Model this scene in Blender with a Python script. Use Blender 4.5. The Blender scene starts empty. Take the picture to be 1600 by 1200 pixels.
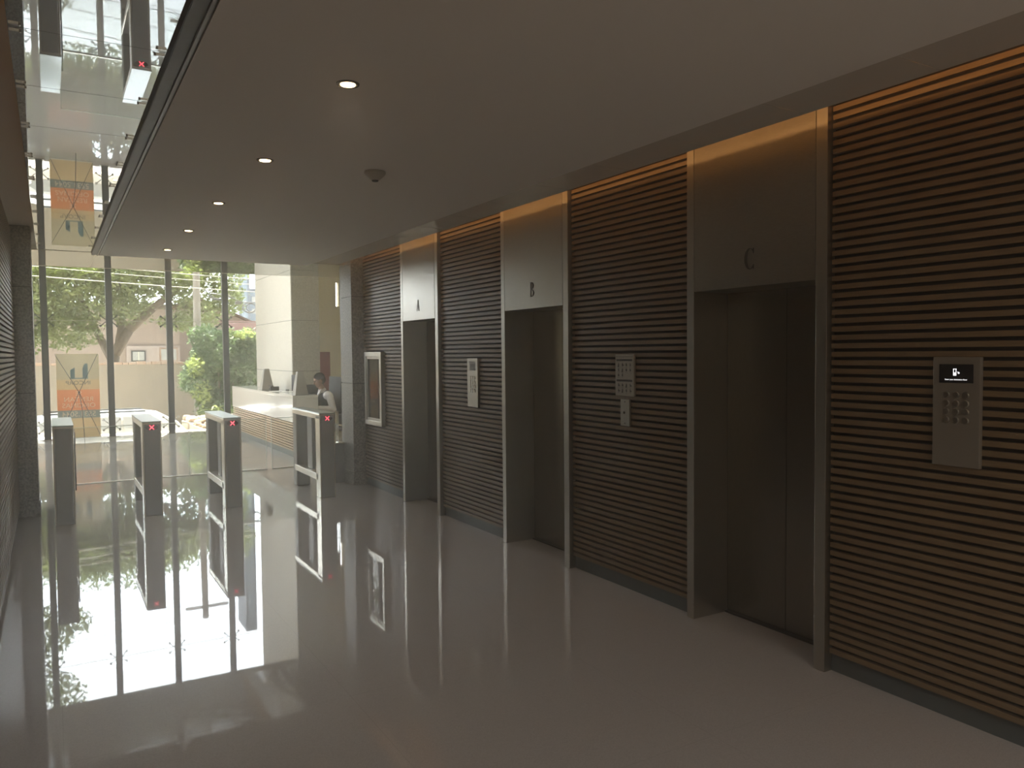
import bpy, bmesh, math, random
from mathutils import Vector, Matrix
C = bpy.context.scene.collection
SC = bpy.context.scene
PI = math.pi

# ------------------------------------------------------------------ camera
YAW, PITCH, ROLL, FPX, EYE = .5327, .0402, -.0095, 1220.71, 1.65
cy_, sy_ = math.cos(YAW), math.sin(YAW)
fwd = Vector((sy_*math.cos(PITCH), cy_*math.cos(PITCH), -math.sin(PITCH)))
rgt = Vector((cy_, -sy_, 0)); upv = rgt.cross(fwd)
r2 = math.cos(ROLL)*rgt + math.sin(ROLL)*upv
u2 = -math.sin(ROLL)*rgt + math.cos(ROLL)*upv
cam = bpy.data.cameras.new('camera'); camo = bpy.data.objects.new('camera', cam); C.objects.link(camo)
M = Matrix((r2, u2, -fwd)).transposed().to_4x4(); M.translation = (0, 0, EYE)
camo.matrix_world = M
cam.sensor_fit = 'HORIZONTAL'; cam.sensor_width = 36; cam.lens = FPX/1600*36; cam.clip_start = .03; cam.clip_end = 500
SC.camera = camo

# ------------------------------------------------------------------ view, world, sun
SC.view_settings.view_transform = 'Standard'; SC.view_settings.look = 'None'
SC.view_settings.gamma = 1; SC.view_settings.use_curve_mapping = False
SC.view_settings.exposure = 2.12
SC.cycles.max_bounces = 14; SC.cycles.diffuse_bounces = 8; SC.cycles.glossy_bounces = 6
SC.cycles.transmission_bounces = 4; SC.cycles.transparent_max_bounces = 24
SC.cycles.sample_clamp_indirect = 6; SC.cycles.caustics_reflective = True
SC.cycles.use_denoising = True; SC.cycles.volume_bounces = 1
LOBBY_GLARE = .037
SKY, SKY_SUN, SUN, DOWN, COVE, REAR_FILL = .42, 3.3, 7.0, 2.5, 4.2, 14
w = bpy.data.worlds.new('sky'); SC.world = w; w.use_nodes = True
nt = w.node_tree; nt.nodes.clear()
out = nt.nodes.new('ShaderNodeOutputWorld'); bg = nt.nodes.new('ShaderNodeBackground')
tc = nt.nodes.new('ShaderNodeTexCoord'); nz = nt.nodes.new('ShaderNodeTexNoise'); nz.inputs['Scale'].default_value = 2.2
nz.inputs['Detail'].default_value = 5
rp = nt.nodes.new('ShaderNodeValToRGB')
rp.color_ramp.elements[0].position = .35; rp.color_ramp.elements[0].color = (.80, .90, 1, 1)
rp.color_ramp.elements[1].position = .62; rp.color_ramp.elements[1].color = (1, 1, .99, 1)
nt.links.new(tc.outputs['Generated'], nz.inputs['Vector']); nt.links.new(nz.outputs['Fac'], rp.inputs[0])
nt.links.new(rp.outputs[0], bg.inputs['Color'])
# the hazy sky is brightest around the sun, in front of the entrance, and dimmer behind the building
dp_ = nt.nodes.new('ShaderNodeVectorMath'); dp_.operation = 'DOT_PRODUCT'; dp_.inputs[1].default_value = (-.05, .88, .47)
nt.links.new(tc.outputs['Generated'], dp_.inputs[0])
mr = nt.nodes.new('ShaderNodeMapRange'); mr.interpolation_type = 'SMOOTHSTEP'
for k_, v_ in zip(range(1, 5), (-.1, 1.0, SKY, SKY_SUN)): mr.inputs[k_].default_value = v_
nt.links.new(dp_.outputs['Value'], mr.inputs[0]); nt.links.new(mr.outputs[0], bg.inputs['Strength'])
nt.links.new(bg.outputs[0], out.inputs[0])
sl = bpy.data.lights.new('sun', 'SUN'); sl.energy = SUN; sl.angle = .02; sl.color = (1, .93, .80)
so = bpy.data.objects.new('sun', sl); C.objects.link(so)
so.rotation_euler = Vector((-.2, .8, 1.9)).to_track_quat('Z', 'Y').to_euler(); so.location = (-3, 24, 30)

def area(name, loc, direction, sx, sy, e, col=(1, 1, 1), portal=False, parent=None, spread=None):
    l = bpy.data.lights.new(name, 'AREA'); l.shape = 'RECTANGLE'; l.size = sx; l.size_y = sy
    l.energy = e; l.color = col
    if spread: l.spread = spread
    if portal: l.cycles.is_portal = True
    o = bpy.data.objects.new(name, l); C.objects.link(o); o.location = loc
    o.rotation_euler = Vector(direction).to_track_quat('-Z', 'Y').to_euler()
    if parent: o.parent = parent
    return o
area('portal_front', (2.4, 18.35, 3), (0, -1, 0), 8.5, 6.4, 1, portal=True)
# the lift lobby carries on behind the photographer: added fill light, no fixture known there
area('rear_fill_lamp', (1.6, -1.6, 2.65), (0, .0, -1), 2.0, 2.6, REAR_FILL, (1, .93, .84))

# ------------------------------------------------------------------ materials
def mat(name, col, rough=.6, metal=0, noise=None, bump=0, bscale=200, spec=.5, stretch=None, coat=0, emit=None, es=0, trans=0):
    m = bpy.data.materials.new(name); m.use_nodes = True
    n = m.node_tree; b = n.nodes['Principled BSDF']
    b.inputs['Base Color'].default_value = (*col, 1); b.inputs['Roughness'].default_value = rough
    b.inputs['Metallic'].default_value = metal; b.inputs['Specular IOR Level'].default_value = spec
    b.inputs['Coat Weight'].default_value = coat; b.inputs['Coat Roughness'].default_value = .05
    t = n.nodes.new('ShaderNodeTexCoord'); mp = n.nodes.new('ShaderNodeMapping')
    n.links.new(t.outputs['Object'], mp.inputs[0])
    if stretch: mp.inputs['Scale'].default_value = stretch
    if noise:
        col2, sc = noise
        x = n.nodes.new('ShaderNodeTexNoise'); x.inputs['Scale'].default_value = sc; x.inputs['Detail'].default_value = 6
        r = n.nodes.new('ShaderNodeValToRGB'); r.color_ramp.elements[0].position = .35; r.color_ramp.elements[1].position = .65
        r.color_ramp.elements[0].color = (*col, 1); r.color_ramp.elements[1].color = (*col2, 1)
        n.links.new(mp.outputs[0], x.inputs['Vector']); n.links.new(x.outputs['Fac'], r.inputs[0])
        n.links.new(r.outputs[0], b.inputs['Base Color'])
    if bump:
        x = n.nodes.new('ShaderNodeTexNoise'); x.inputs['Scale'].default_value = bscale; x.inputs['Detail'].default_value = 4
        bp = n.nodes.new('ShaderNodeBump'); bp.inputs['Strength'].default_value = bump; bp.inputs['Distance'].default_value = .002
        n.links.new(mp.outputs[0], x.inputs['Vector']); n.links.new(x.outputs['Fac'], bp.inputs['Height'])
        n.links.new(bp.outputs[0], b.inputs['Normal'])
    if emit:
        b.inputs['Emission Color'].default_value = (*emit, 1); b.inputs['Emission Strength'].default_value = es
    if trans:
        o = n.nodes['Material Output']; tr = n.nodes.new('ShaderNodeBsdfTranslucent'); mx = n.nodes.new('ShaderNodeMixShader')
        mx.inputs[0].default_value = trans
        src = b.inputs['Base Color'].links
        if src: n.links.new(src[0].from_socket, tr.inputs['Color'])
        else: tr.inputs['Color'].default_value = (*col, 1)
        n.links.new(b.outputs[0], mx.inputs[1]); n.links.new(tr.outputs[0], mx.inputs[2]); n.links.new(mx.outputs[0], o.inputs[0])
    return m

def glassmat(name, tint, ior=1.5, extra=0.0, veil=None):
    m = bpy.data.materials.new(name); m.use_nodes = True; n = m.node_tree; n.nodes.clear()
    o = n.nodes.new('ShaderNodeOutputMaterial'); tr = n.nodes.new('ShaderNodeBsdfTransparent'); g = n.nodes.new('ShaderNodeBsdfGlossy')
    f = n.nodes.new('ShaderNodeFresnel'); f.inputs[0].default_value = ior; mx = n.nodes.new('ShaderNodeMixShader')
    tr.inputs[0].default_value = (*tint, 1); g.inputs['Roughness'].default_value = .01
    n.links.new(f.outputs[0], mx.inputs[0]); n.links.new(tr.outputs[0], mx.inputs[1]); n.links.new(g.outputs[0], mx.inputs[2])
    last = mx
    if veil:
        d = n.nodes.new('ShaderNodeBsdfDiffuse'); d.inputs[0].default_value = (*veil[0], 1)
        m2 = n.nodes.new('ShaderNodeMixShader'); m2.inputs[0].default_value = veil[1]
        n.links.new(mx.outputs[0], m2.inputs[1]); n.links.new(d.outputs[0], m2.inputs[2]); last = m2
    n.links.new(last.outputs[0], o.inputs[0])
    return m

def mirrormat(name, dcol, refl, rough):
    m = bpy.data.materials.new(name); m.use_nodes = True; n = m.node_tree; n.nodes.clear()
    o = n.nodes.new('ShaderNodeOutputMaterial'); d = n.nodes.new('ShaderNodeBsdfDiffuse'); g = n.nodes.new('ShaderNodeBsdfGlossy')
    mx = n.nodes.new('ShaderNodeMixShader'); mx.inputs[0].default_value = refl
    d.inputs[0].default_value = (*dcol, 1); g.inputs['Roughness'].default_value = rough
    g.inputs['Color'].default_value = (.92, .94, .93, 1)
    n.links.new(d.outputs[0], mx.inputs[1]); n.links.new(g.outputs[0], mx.inputs[2]); n.links.new(mx.outputs[0], o.inputs[0])
    return m

def floormat():
    m = bpy.data.materials.new('polished_terrazzo'); m.use_nodes = True; n = m.node_tree; b = n.nodes['Principled BSDF']
    t = n.nodes.new('ShaderNodeTexCoord')
    v = n.nodes.new('ShaderNodeTexVoronoi'); v.inputs['Scale'].default_value = 260
    r = n.nodes.new('ShaderNodeValToRGB'); r.color_ramp.elements[0].color = (.40, .375, .36, 1); r.color_ramp.elements[1].color = (.50, .475, .46, 1)
    n.links.new(t.outputs['Object'], v.inputs['Vector']); n.links.new(v.outputs['Color'], r.inputs[0])
    br = n.nodes.new('ShaderNodeTexBrick'); br.offset = 0; br.inputs['Scale'].default_value = 1
    br.inputs['Brick Width'].default_value = 1.2; br.inputs['Row Height'].default_value = 1.2
    br.inputs['Mortar Size'].default_value = .0018; br.inputs['Mortar Smooth'].default_value = .4
    br.inputs['Color1'].default_value = br.inputs['Color2'].default_value = (1, 1, 1, 1); br.inputs['Mortar'].default_value = (.85, .84, .83, 1)
    n.links.new(t.outputs['Object'], br.inputs['Vector'])
    mu = n.nodes.new('ShaderNodeMix'); mu.data_type = 'RGBA'; mu.blend_type = 'MULTIPLY'; mu.inputs[0].default_value = 1
    n.links.new(r.outputs[0], mu.inputs[6]); n.links.new(br.outputs['Color'], mu.inputs[7]); n.links.new(mu.outputs[2], b.inputs['Base Color'])
    b.inputs['Roughness'].default_value = .022; b.inputs['IOR'].default_value = 1.43
    nz = n.nodes.new('ShaderNodeTexNoise'); nz.inputs['Scale'].default_value = 3
    bp = n.nodes.new('ShaderNodeBump'); bp.inputs['Strength'].default_value = .012; bp.inputs['Distance'].default_value = .004
    n.links.new(t.outputs['Object'], nz.inputs['Vector']); n.links.new(nz.outputs['Fac'], bp.inputs['Height']); n.links.new(bp.outputs[0], b.inputs['Normal'])
    return m

def leafmat(name, c1, c2, tr=.45):
    m = mat(name, c1, .5, noise=(c2, 2.3), trans=tr); return m

MT = {
 'floor': floormat(),
 'plaster': mat('ceiling_plaster', (.86, .82, .77), .7),
 'mirror': mirrormat('mirror_glass', (.50, .45, .38), .72, .012),
 'strip': mirrormat('lacquered_glass', (.66, .61, .54), .16, .14),
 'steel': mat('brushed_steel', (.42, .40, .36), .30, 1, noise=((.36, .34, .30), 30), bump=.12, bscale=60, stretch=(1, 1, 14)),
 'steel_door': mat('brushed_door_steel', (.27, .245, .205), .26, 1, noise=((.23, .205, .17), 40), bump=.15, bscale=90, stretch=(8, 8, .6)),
 'steel_frame': mat('satin_steel', (.48, .46, .41), .34, 1),
 'letter': mat('letter_dark', (.05, .045, .04), .5),
 'wood': mat('slat_wood', (.235, .16, .085), .42, noise=((.185, .12, .062), 9), stretch=(1, 1, 14)),
 'wood_daylit': mat('daylit_slat_wood', (.46, .32, .19), .4, noise=((.38, .26, .15), 9), stretch=(1, 14, 1)),  # slat wood lightened to stand in for daylight on the desk
 'pier_granite': mat('pier_granite', (.30, .29, .26), .5, noise=((.42, .41, .37), 40)),
 'gap': mat('slat_backing', (.02, .014, .01), .8),
 'plinth': mat('plinth_grey', (.10, .115, .115), .45),
 'granite': mat('grey_granite', (.15, .145, .13), .5, noise=((.40, .385, .345), 48), bump=.1, bscale=150),
 'paledtone': mat('pale_stone', (.66, .63, .56), .6, noise=((.60, .58, .51), 20)),
 'whitestone': mat('white_solid_surface', (.72, .69, .64), .12, coat=.4),
 'turn': mat('turnstile_grey', (.34, .34, .33), .45, .15),
 'turn_frame': mat('turnstile_steel', (.66, .62, .54), .3, 1),
 'black': mat('black_plastic', (.015, .015, .017), .35),
 'darkglass': mat('dark_display', (.01, .01, .012), .08),
 'red_led': mat('red_led', (.3, .02, .03), .5, emit=(1, .07, .10), es=.9),
 'white_led': mat('white_screen_marks', (.6, .6, .6), .5, emit=(1, 1, 1), es=.3),
 'lamp': mat('warm_lamp', (1, .8, .5), .5, emit=(1, .62, .30), es=5),
 'led': mat('warm_led_strip', (1, .7, .4), .5, emit=(1, .45, .14), es=14),
 'glass': glassmat('clear_glass', (.97, .98, .97)),
 'glass_low': glassmat('low_glass', (.95, .965, .955), 1.5),
 'glassedge': mat('glass_edge', (.72, .80, .74), .15, emit=None),
 'toplate': mat('turnstile_top_glass', (.42, .50, .47), .3, 0, coat=.3),
 'mullion': mat('dark_mullion', (.05, .055, .058), .45, .3),
 'cream': mat('cream_wall', (.76, .72, .60), .8),
 'beige': mat('beige_render', (.275, .24, .19), .9, noise=((.25, .22, .175), 1.2)),
 'pink': mat('pink_render', (.34, .275, .235), .9, noise=((.31, .25, .21), .8)),
 'palepink': mat('pale_pink_render', (.42, .36, .33), .9),
 'brick': mat('brick_coping', (.34, .22, .15), .9, noise=((.42, .32, .25), 9)),
 'rooftile': mat('roof_tile', (.10, .055, .04), .95, spec=.05),
 'white': mat('white_paint', (.85, .85, .83), .35, coat=.6),
 'carglass': mat('car_glass', (.42, .43, .42), .08),
 'rubber': mat('tyre_rubber', (.03, .03, .03), .8),
 'street': mat('street_asphalt', (.50, .48, .44), .95, noise=((.56, .53, .48), 4)),
 'paving': mat('pale_paving', (.62, .56, .48), .85, noise=((.56, .5, .43), 8)),
 'stone': mat('bed_stone', (.30, .22, .15), .85, noise=((.40, .32, .23), 5), bump=.3, bscale=20),
 'bark': mat('bark', (.11, .085, .06), .9, noise=((.17, .14, .10), 14), bump=.6, bscale=18),
 'leaf_big': leafmat('leaf_olive', (.15, .19, .07), (.23, .27, .11)),
 'leaf_bush': leafmat('leaf_fresh', (.075, .12, .055), (.13, .195, .075)),
 'leaf_bright': leafmat('leaf_bright', (.20, .26, .07), (.28, .34, .10), .55),
 'pole': mat('utility_pole_concrete', (.24, .22, .20), .9),
 'cable': mat('cable', (.10, .10, .10), .7),
 'palecable': mat('pale_cable', (.30, .29, .25), .6),
 'tower': mat('tower_concrete', (.15, .17, .21), .9),
 'greybuilding': mat('grey_building', (.20, .25, .31), .9),
 'red': mat('dark_red_lacquer', (.20, .035, .03), .4),
 'maroon': mat('maroon_metal', (.05, .028, .025), .95, spec=.02),
 'skin': mat('skin', (.30, .165, .11), .5),
 'hair': mat('hair', (.012, .010, .009), .95, spec=.1),
 'shirt': mat('white_shirt', (.78, .74, .74), .75),
 'vest': mat('charcoal_waistcoat', (.035, .035, .04), .8),
 'leather': mat('black_leather', (.018, .02, .02), .6, spec=.25),
 'concrete': mat('tapered_block_grey', (.33, .31, .28), .6),
 'paper': mat('paper', (.85, .84, .8), .7),
 'ban_cream': mat('banner_cream', (.66, .61, .48), .6, trans=.55),
 'ban_orange': mat('banner_orange', (.80, .43, .22), .6, trans=.5),
 'ban_teal': mat('banner_grey_green', (.38, .43, .40), .6, trans=.5),
 'ban_sand': mat('banner_sand', (.74, .62, .42), .6, trans=.5),
 'ban_text': mat('banner_white_print', (.95, .85, .70), .6, trans=.5),
 'ban_logo': mat('banner_blue_print', (.20, .33, .38), .6, trans=.4),
 'ban_grey': mat('banner_grey_print', (.30, .28, .22), .6, trans=.4),
 'trimgrey': mat('trim_grey', (.17, .16, .14), .5),
 'beadgrey': mat('bead_grey', (.30, .28, .25), .4),
 'smoke': mat('detector_plastic', (.42, .39, .34), .4),
 'chrome': mat('chrome', (.8, .8, .78), .12, 1),
 'signplate': mat('sign_plate', (.40, .36, .30), .35, .6),
 'signink': mat('sign_ink', (.03, .025, .02), .6),
 'hose': mat('hose_canvas', (.30, .28, .26), .8),
}
MT['wood_left'] = MT['wood']

# ------------------------------------------------------------------ helpers
class MB:
    def __init__(s): s.bm = bmesh.new()
    def box(s, x0, x1, y0, y1, z0, z1, bev=0):
        r = bmesh.ops.create_cube(s.bm, size=1)
        vs = r['verts']
        bmesh.ops.scale(s.bm, vec=(abs(x1-x0), abs(y1-y0), abs(z1-z0)), verts=vs)
        bmesh.ops.translate(s.bm, vec=((x0+x1)/2, (y0+y1)/2, (z0+z1)/2), verts=vs)
        if bev:
            es = list({e for v in vs for e in v.link_edges})
            bmesh.ops.bevel(s.bm, geom=es, offset=bev, segments=2, affect='EDGES', profile=.5)
        return s
    def tube(s, p0, p1, r0, r1=None, n=12, caps=True):
        p0 = Vector(p0); p1 = Vector(p1); d = p1-p0
        if d.length < 1e-6: return s
        q = d.to_track_quat('Z', 'Y').to_matrix().to_4x4(); q.translation = (p0+p1)/2
        bmesh.ops.create_cone(s.bm, cap_ends=caps, segments=n, radius1=r0, radius2=r1 if r1 is not None else r0, depth=d.length, matrix=q)
        return s
    def path(s, pts, r, n=8, r1=None):
        k = len(pts)-1
        for i in range(k):
            a = r + ((r1 if r1 is not None else r)-r)*i/k; b = r + ((r1 if r1 is not None else r)-r)*(i+1)/k
            s.tube(pts[i], pts[i+1], a, b, n)
            if i: s.ball(pts[i], a, 1)
        return s
    def ball(s, c, r, sub=2, sc=(1, 1, 1), rot=None):
        m = Matrix.Translation(c) @ (rot.to_4x4() if rot else Matrix.Identity(4)) @ Matrix.Diagonal((*[r*k for k in sc], 1))
        bmesh.ops.create_icosphere(s.bm, subdivisions=sub, radius=1, matrix=m); return s
    def prism(s, pts, ax, a0, a1):
        """polygon pts (2D) extruded along axis ax from a0 to a1; 2D coords are the two other axes in order"""
        def P(u, v, a):
            return {'x': (a, u, v), 'y': (u, a, v), 'z': (u, v, a)}[ax]
        A = [s.bm.verts.new(P(u, v, a0)) for u, v in pts]; B = [s.bm.verts.new(P(u, v, a1)) for u, v in pts]
        s.bm.faces.new(A); s.bm.faces.new(B[::-1]); n = len(pts)
        for i in range(n): s.bm.faces.new((A[i], B[i], B[(i+1) % n], A[(i+1) % n]))
        return s
    def lathe(s, prof, c, n=24):
        rings = []
        for r, z in prof:
            rings.append([s.bm.verts.new((c[0]+r*math.cos(2*PI*k/n), c[1]+r*math.sin(2*PI*k/n), c[2]+z)) for k in range(n)])
        for a, b in zip(rings, rings[1:]):
            for k in range(n): s.bm.faces.new((a[k], a[(k+1) % n], b[(k+1) % n], b[k]))
        s.bm.faces.new(rings[0][::-1]); s.bm.faces.new(rings[-1]); return s
    def build(s, name, m, parent=None, smooth=False):
        bmesh.ops.recalc_face_normals(s.bm, faces=s.bm.faces)
        me = bpy.data.meshes.new(name); s.bm.to_mesh(me); s.bm.free()
        me.materials.append(MT[m] if isinstance(m, str) else m)
        if smooth:
            for p in me.polygons: p.use_smooth = True
        o = bpy.data.objects.new(name, me); C.objects.link(o)
        if parent:
            o.parent = parent
            o.matrix_parent_inverse = world(parent).inverted()
        return o
def world(o):
    m = o.matrix_basis.copy()
    if o.parent: m = world(o.parent) @ o.matrix_parent_inverse @ m
    return m
def tag(o, label=None, cat=None, group=None, kind=None):
    if label: o['label'] = label
    if cat: o['category'] = cat
    if group: o['group'] = group
    if kind: o['kind'] = kind
    return o
def thing(name, label, cat, loc=(0, 0, 0), group=None, kind=None):
    o = bpy.data.objects.new(name, None); C.objects.link(o); o.location = loc; o.empty_display_size = .1
    return tag(o, label, cat, group, kind)
def copy_tree(o, parent=None):
    c = o.copy(); C.objects.link(c)
    if parent: c.parent = parent
    for ch in list(o.children): copy_tree(ch, c)
    return c
def struct(name, mb, m, label, cat):
    return tag(mb.build(name, m), label, cat, kind='structure')
def text(name, s, size, m, parent, origin, ux, uy, depth=.0006, sx=1, align='CENTER', bold=0):
    cu = bpy.data.curves.new(name, 'FONT'); cu.body = s; cu.size = size; cu.extrude = depth; cu.align_x = align; cu.align_y = 'CENTER'; cu.offset = bold
    t = bpy.data.objects.new(name, cu); C.objects.link(t)
    bpy.context.view_layer.update()
    me = bpy.data.meshes.new_from_object(t); bpy.data.objects.remove(t)
    ux = Vector(ux); uy = Vector(uy); uz = ux.cross(uy); o3 = Vector(origin)
    for v in me.vertices: v.co = o3 + ux*(v.co.x*sx) + uy*v.co.y + uz*v.co.z
    me.materials.clear(); me.materials.append(MT[m])
    o = bpy.data.objects.new(name, me); C.objects.link(o)
    if parent: o.parent = parent; o.matrix_parent_inverse = world(parent).inverted()
    return o

# ------------------------------------------------------------------ key dimensions
XW = 3.36          # lift wall plane
XL = -.245         # left wall plane
ZC = 2.726         # plaster ceiling
ZM = 2.755         # mirror ceiling
Y0 = -3.4          # rear end of the lobby
YF = 17.9          # mullions
# ------------------------------------------------------------------ structure
struct('floor', MB().box(-1.7, 8, Y0, 18.3, -.3, 0), 'floor', 'polished grey beige stone floor of the lift lobby', 'floor')
struct('ceiling', MB().box(.474, 2.71, Y0, 9.45, ZC, 3.0, 0), 'plaster', 'smooth plaster ceiling with a row of small downlights', 'ceiling')
mb = MB()
j0 = 3.13-.643*10; k = 0
while True:
    a = j0+.643*k; b = min(a+.643-.004, 9.39); k += 1
    if a >= 9.3: break
    mb.box(-.093, .398, max(a, Y0), b, ZM, ZM+.012)
for i in range(10):
    mb.box(-.35+.8*i, -.35+.8*i+.796, 9.46, 11.05, ZM, ZM+.012)
cm = struct('ceiling_mirror', mb, 'mirror', 'mirrored glass ceiling panels beside the plaster ceiling', 'ceiling')
# small clips at the mirror joints
def clips(mb, x, s):
    for k in range(0, 20):
        y = j0+.643*k
        if y < .5 or y > 9.2: continue
        for dy in (-.035, .031):
            mb.box(x, x+s*.032, y+dy-.003, y+dy+.003, ZM-.005, ZM)
            mb.ball((x+s*.032, y+dy, ZM-.003), .0055, 1)
mb = MB(); clips(mb, -.09, 1); mb.build('fixing_clips', 'chrome', cm)
mb = MB(); clips(mb, .392, -1); mb.build('fixing_clips', 'chrome', cm)
mb = MB()
for k in range(30):
    a = j0+.643*k
    if a > 9.35: break
    mb.box(2.72, 3.08, max(a, Y0), min(a+.639, 9.40), ZM, ZM+.012)
struct('ceiling_strip', mb, 'strip', 'lacquered glass strip of ceiling along the lift wall', 'ceiling')
struct('trim_2', MB().box(3.062, 3.070, Y0, 9.4, ZM+.012, ZM+.032), 'plinth', 'added light stop on the glass strip edge', 'trim')  # added lip, hidden above the panel, that cuts off the cove glow
struct('trim_3', MB().box(-.082, -.074, Y0, 9.3, ZM+.012, ZM+.032), 'plinth', 'added light stop on the mirror panel edge', 'trim')  # same added lip for the left cove
struct('ceiling_void', MB().box(-.6, 4, Y0, 11.05, 3.0, 3.3), 'plaster', 'slab above the lobby ceiling', 'ceiling')
t1 = struct('trim_1', MB().box(.402, .472, Y0, 9.46, 2.732, 2.80), 'trimgrey', 'dark channel trim along the edge of the plaster ceiling', 'trim')
MB().box(.452, .464, Y0, 9.462, 2.722, 2.735, .002).build('edge_bead', 'beadgrey', t1)
MB().box(.404, .43, Y0, 9.462, 2.728, 2.735).build('edge_channel', 'trimgrey', t1)
struct('ceiling_front', MB().box(-1.9, 8.2, 11.07, 20.16, 6.5, 6.8), 'cream', 'high roof slab over the entrance hall', 'ceiling')
struct('wall_upper', MB().box(-1.9, 8.2, 11.07, 11.3, ZM+.02, 6.5), 'cream', 'wall above the lobby opening', 'wall')
struct('wall_back', MB().box(-1.7, 4, Y0-.2, Y0, -.1, 3.2), 'cream', 'rear wall of the lobby behind the photographer', 'wall')
# right side shell
struct('wall_right', MB().box(3.72, 3.95, Y0, 9.6, 0, 3.0), 'gap', 'masonry behind the lift doors', 'wall')
struct('wall_reception', MB().box(3.95, 8, 9.5, 9.7, 0, 6.5), 'cream', 'wall beside the granite column', 'wall')
struct('wall_hall', MB().box(8, 8.2, 9.5, 18.3, 0, 6.5), 'cream', 'far side wall of the reception hall', 'wall')
mb = MB()
mb.box(4.39, 5.69, 17.6, 17.75, 0, 6.5); mb.box(5.76, 8, 17.6, 17.75, 0, 6.5)
mb.box(5.69, 5.76, 17.6, 17.75, 0, 2.75); mb.box(5.69, 5.76, 17.6, 17.75, 3.3, 6.5)
mb.box(4.39, 8, 17.55, 17.6, 2.36, 2.40)
mb.box(4.39, 4.55, 17.52, 17.6, 0, 6.5)
struct('wall_front', mb, 'cream', 'cream wall behind the reception desk with narrow slot window', 'wall')
# ------------------------------------------------------------------ slatted panels
PITCH_S, SL = .0421, .0245
def slat_panel(y0, y1, x, side, label, ztop=2.96, hole=None):
    """side +1: panel on the right wall facing -x ; -1: on the left wall facing +x"""
    t = thing('timber_slat_panel', label, 'wall panel', (x+side*.05, (y0+y1)/2, 0), 'timber slat panels')
    xf = x+side*.035; xb = x+side*.062
    b = MB().box(xb, x+side*(.33 if side > 0 else .17), y0, y1, .10, ztop); b.build('backing_board', 'gap', t)
    m = MB(); z = .098
    while z+SL < ztop:
        if hole and z+SL > hole[2] and z < hole[3]:
            m.box(xf, xb+side*.004, y0+.004, hole[0], z, z+SL); m.box(xf, xb+side*.004, hole[1], y1-.004, z, z+SL)
        else: m.box(xf, xb+side*.004, y0+.004, y1-.004, z, z+SL)
        z += PITCH_S
    m.build('slats', 'wood', t)
    MB().box(x+side*.058, x+side*(.33 if side > 0 else .17), y0, y1, 0, .098).build('plinth', 'plinth', t)
    return t
LIFTS = [(3.084, .5, 'C'), (5.367, .506, 'B'), (7.638, .4825, 'A')]
slat_panel(8.1205, 9.42, XW, 1, 'slatted timber wall panel between lift A and the granite column', hole=(8.722, 9.29, .783, 1.674))
slat_panel(5.873, 7.1555, XW, 1, 'slatted timber wall panel between lifts A and B, carrying a narrow keypad')
slat_panel(3.584, 4.861, XW, 1, 'slatted timber wall panel between lifts B and C, carrying a pictogram plate')
slat_panel(Y0+.03, 2.584, XW, 1, 'dark slatted timber wall panel right of lift C, nearest the viewer')
slat_panel(Y0+.03, 9.38, XL-.035, -1, 'slatted timber wall panel along the left wall seen edge on')

# ------------------------------------------------------------------ lift letters (high contrast serif strokes)
def letter(ch, yc, zc, parent):
    H = .118; W = .066; x0, x1 = XW-.004, XW+.002
    def Q(u, v): return (yc-u, zc+v)          # u to the viewer's right = -y
    m = MB()
    def poly(p): m.prism([Q(u, v) for u, v in p], 'x', x0, x1)
    h = H/2
    if ch == 'A':
        poly([(-.030, -h), (-.026, -h), (.001, h), (-.001, h)])
        poly([(.017, -h), (.031, -h), (.004, h), (-.002, h)])
        poly([(-.019, -.020), (.020, -.020), (.018, -.016), (-.018, -.016)])
        poly([(-.036, -h), (-.020, -h), (-.020, -h+.003), (-.036, -h+.003)]); poly([(.012, -h), (.036, -h), (.036, -h+.003), (.012, -h+.003)])
    if ch == 'B':
        poly([(-.022, -h), (-.011, -h), (-.011, h), (-.022, h)])
        for (c, rr, wd) in ((h/2+.001, h/2-.001, .036), (-h/2, h/2, .042)):
            n = 12; o = []; i_ = []
            for k in range(n+1):
                a = PI/2-PI*k/n
                o.append((-.011+wd*math.cos(a), c+rr*math.sin(a))); i_.append((-.011+(wd-.011)*math.cos(a), c+(rr-.0035)*math.sin(a)))
            for k in range(n): poly([o[k], o[k+1], i_[k+1], i_[k]])
        poly([(-.030, h-.003), (-.01, h-.003), (-.01, h), (-.030, h)]); poly([(-.030, -h), (-.01, -h), (-.01, -h+.003), (-.030, -h+.003)])
    if ch == 'C':
        n = 22; o = []; i_ = []
        for k in range(n+1):
            a = math.radians(48)+math.radians(264)*k/n
            o.append((.038*math.cos(a), h*math.sin(a))); i_.append((.004+.030*math.cos(a)*(.83), (h-.0035)*math.sin(a)))
        for k in range(n): poly([o[k], o[k+1], i_[k+1], i_[k]])
        poly([(.024, h*.98), (.028, h*.98), (.028, h*.45), (.024, h*.55)]); poly([(.024, -h*.98), (.028, -h*.98), (.028, -h*.55), (.024, -h*.6)])
    return m.build('letter', 'letter', parent)

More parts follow.
